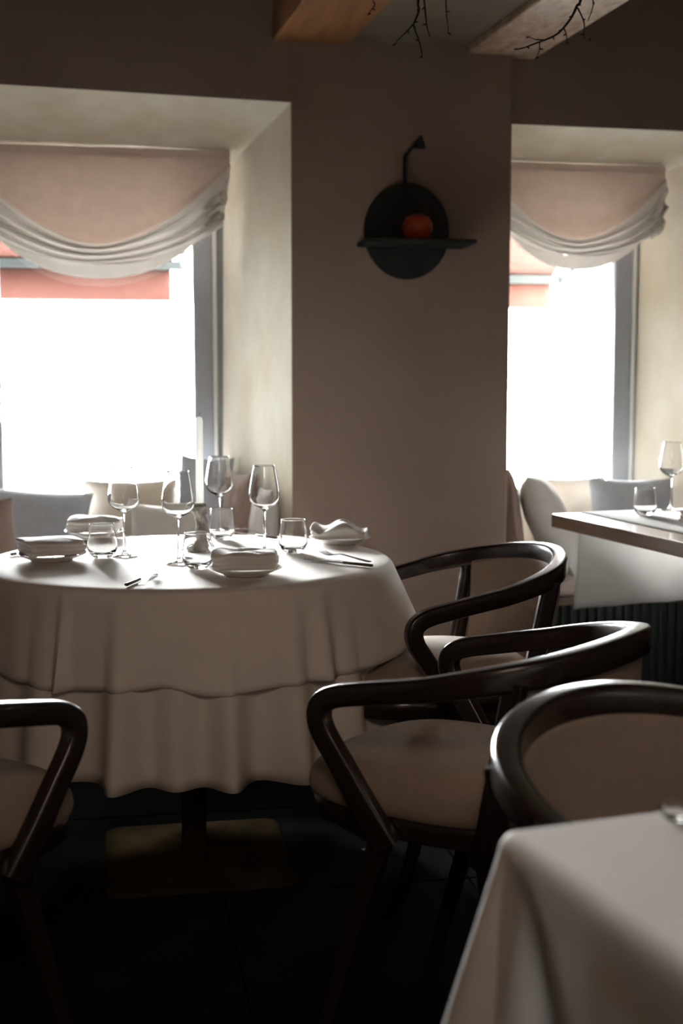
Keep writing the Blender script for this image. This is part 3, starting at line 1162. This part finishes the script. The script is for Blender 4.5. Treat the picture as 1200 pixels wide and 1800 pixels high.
def fg_cloth():
    """square cloth: perimeter parameter runs along the left side, round the far-left corner, along the far side"""
    mb = MB()
    zt = .7475
    n_edge, n_cor, ns = 44, 40, 26
    Ld, Lf = .47, .055                    # left drop, far drop (bunched on the chair's arms)
    cols = []
    rr = .018
    # outline points, outward angle, corner fraction
    per = []
    for i in range(n_edge):
        per.append(((0, -FTL + (FTL - rr) * i / n_edge), pi, 0, 0))
    for i in range(n_cor + 1):
        per.append(((rr, -rr), pi - (pi / 2) * i / n_cor, i / n_cor, rr))
    for i in range(1, n_edge + 1):
        per.append(((rr + (FTW - rr) * i / n_edge, 0), pi / 2, 1, 0))

    def col(k):
        (x, y), a, c, base = per[k]
        out = []
        cone = sin(pi * c) if 0 < c < 1 else 0
        dl = Ld + .16 * cone if c < .5 else (Lf + (Ld + .16 - Lf) * (1 - sm(.5, .92, c)))
        if c == 1:
            dl = Lf
        yy = -y - rr if c == 0 else 0
        for j in range(ns):
            s = dl * (j / (ns - 1)) ** 1.3
            arc = rr * pi / 2
            if s < arc:
                q = s / rr
                o, z = -rr + rr * sin(q), zt - rr + rr * cos(q)
            else:
                o, z = 0, zt - rr - (s - arc)
            dd = max(0, zt - z - rr)
            # cloth corner stands out as a cone, the sides fall back underneath
            o += base + dd * (.03 + .27 * cone ** 1.2)
            if c == 0:
                o += dd * (-.20 * gs(yy, .035 + .30 * dd, .03 + .05 * dd) + .10 * gs(yy, .17 + .32 * dd, .07 + .05 * dd) - .06 * gs(yy, .45, .08) + .05 * gs(yy, .6, .08))
            out.append((x + cos(a) * o, y + sin(a) * o, z))
        return out
    cs = [col(k) for k in range(len(per))]
    nc = len(cs)
    vs = [p for c_ in cs for p in c_]
    fs = []
    for k in range(nc - 1):
        for j in range(ns - 1):
            fs.append((k * ns + j, (k + 1) * ns + j, (k + 1) * ns + j + 1, k * ns + j + 1))
    mb.add(vs, fs)
    # flat top from the rim inwards
    m1 = 14

    def top(u, v):
        x, y = FTW * u, -FTL * v
        x, y = max(x, rr), min(y, -rr)
        w = .0012 * noise.noise(Vector((x * 7, y * 7, 1))) * min(1, min(x, -y) / .05)
        return (x, y, zt + w)
    mb.grid(top, 24, 24)
    t = tag(mb.build('tablecloth', M['cloth'], weld=True), 'white cloth with hanging corner on the foreground table at lower right', 'tablecloth')
    t.location = (fc.x, fc.y, 0)
    t.rotation_euler = (0, 0, FA)


fg_cloth()
gd = thing('glass_dish', 'small low glass dish at right edge of the foreground table', 'dish', at_z(1190, 1437, .7495))
MB().lathe([(.0008, 0), (.014, 0), (.017, .003), (.020, .012), (.0205, .016), (.0198, .0165), (.0185, .012), (.015, .006), (.0008, .005)], 32, cap=True).build('glass_body', M['glass'], gd)


# ------------------------------------------------------------------ branches hanging from the beams
def branch(label, D, stems, anchor):
    """stems: lists of measured points, first stem is the main one and runs up to the beam"""
    def P(x, y):
        r = ray(x, y)
        return Vector((0, 0, CAMH)) + r * D
    t = None
    rnd = random.Random(int(D * 100))
    for i, (pts, r0) in enumerate(stems):
        pp = [P(*p) for p in pts]
        for q in pp[1:]:
            q.y += rnd.uniform(-.015, .015)
        if i == 0:
            pp = [Vector(anchor), Vector(anchor).lerp(pp[0], .5) + Vector((.01, .01, .0))] + pp
        cp = cat_rom(pp, 5)
        n = len(cp)
        mb = MB()
        mb.tube(cp, [r0 * (1 - .65 * k / n) for k in range(n)], 7)
        for k in range(4, n, 5):       # buds sitting on the bark
            b = cp[k]
            o_ = Vector((rnd.uniform(-1, 1), rnd.uniform(-.4, .4), rnd.uniform(-.6, .2))).normalized()
            if b.z < 2.1:
                mb.tube([b, b + o_ * .004, b + o_ * .008], [.0012, .0017, .0003], 6)
        if i == 0:
            t = tag(mb.build('bare_branch', M['bark']), label, 'branch', 'bare branches')
        else:
            mb.build('twig', M['bark'], t)


branch('bare budding branch hanging above the pier between the two beams', 2.62,
       [([(742, -20), (735, 20), (728, 40), (727, 48), (737, 78), (741, 103)], .0032), ([(730, 38), (715, 55), (703, 66), (696, 76)], .0018),
        ([(744, -12), (747, 20), (752, 45), (756, 62)], .0020), ([(783, -14), (786, 25), (785, 45), (787, 60)], .0016)], (.80, 2.56, ZB))
branch('bare branch curving left beneath the right beam', 2.55,
       [([(1024, -18), (1012, 12), (1000, 35), (985, 55), (965, 68), (945, 74), (924, 82), (906, 88)], .0034), ([(1015, 14), (1026, 40), (1030, 62), (1032, 76)], .0017),
        ([(1036, -16), (1039, 10), (1037, 34)], .0016), ([(990, 48), (996, 62), (997, 76)], .0014), ([(955, 70), (944, 66), (930, 62)], .0014), ([(948, 74), (943, 92), (941, 105)], .0014)], (.96, 2.44, ZB))
branch('thin bare twig in front of the left beam', 2.7, [([(664, -20), (660, 5), (652, 18), (643, 30)], .0016)], (.78, 2.72, ZB))

# ------------------------------------------------------------------ pale flecks, small flat pieces on the floor
for px, py, rz, lb in ((701, 1467, .3, 'small pale fleck on dark floor, nearer the seat of the middle armchair'), (651, 1496, 1.0, 'dim pale fleck on dark floor left of the other fleck')):
    p = at_z(px, py, .002)
    o = MB().add([(-.018, -.006, 0), (.0, -.028, .001), (.02, .012, .0), (-.004, .024, .004)], [(0, 1, 2, 3)]).build('floor_fleck', M['fleck'], solid=.0006, loc=p)
    o.rotation_euler = (0, 0, rz)
    tag(o, lb, 'fleck', 'pale flecks')
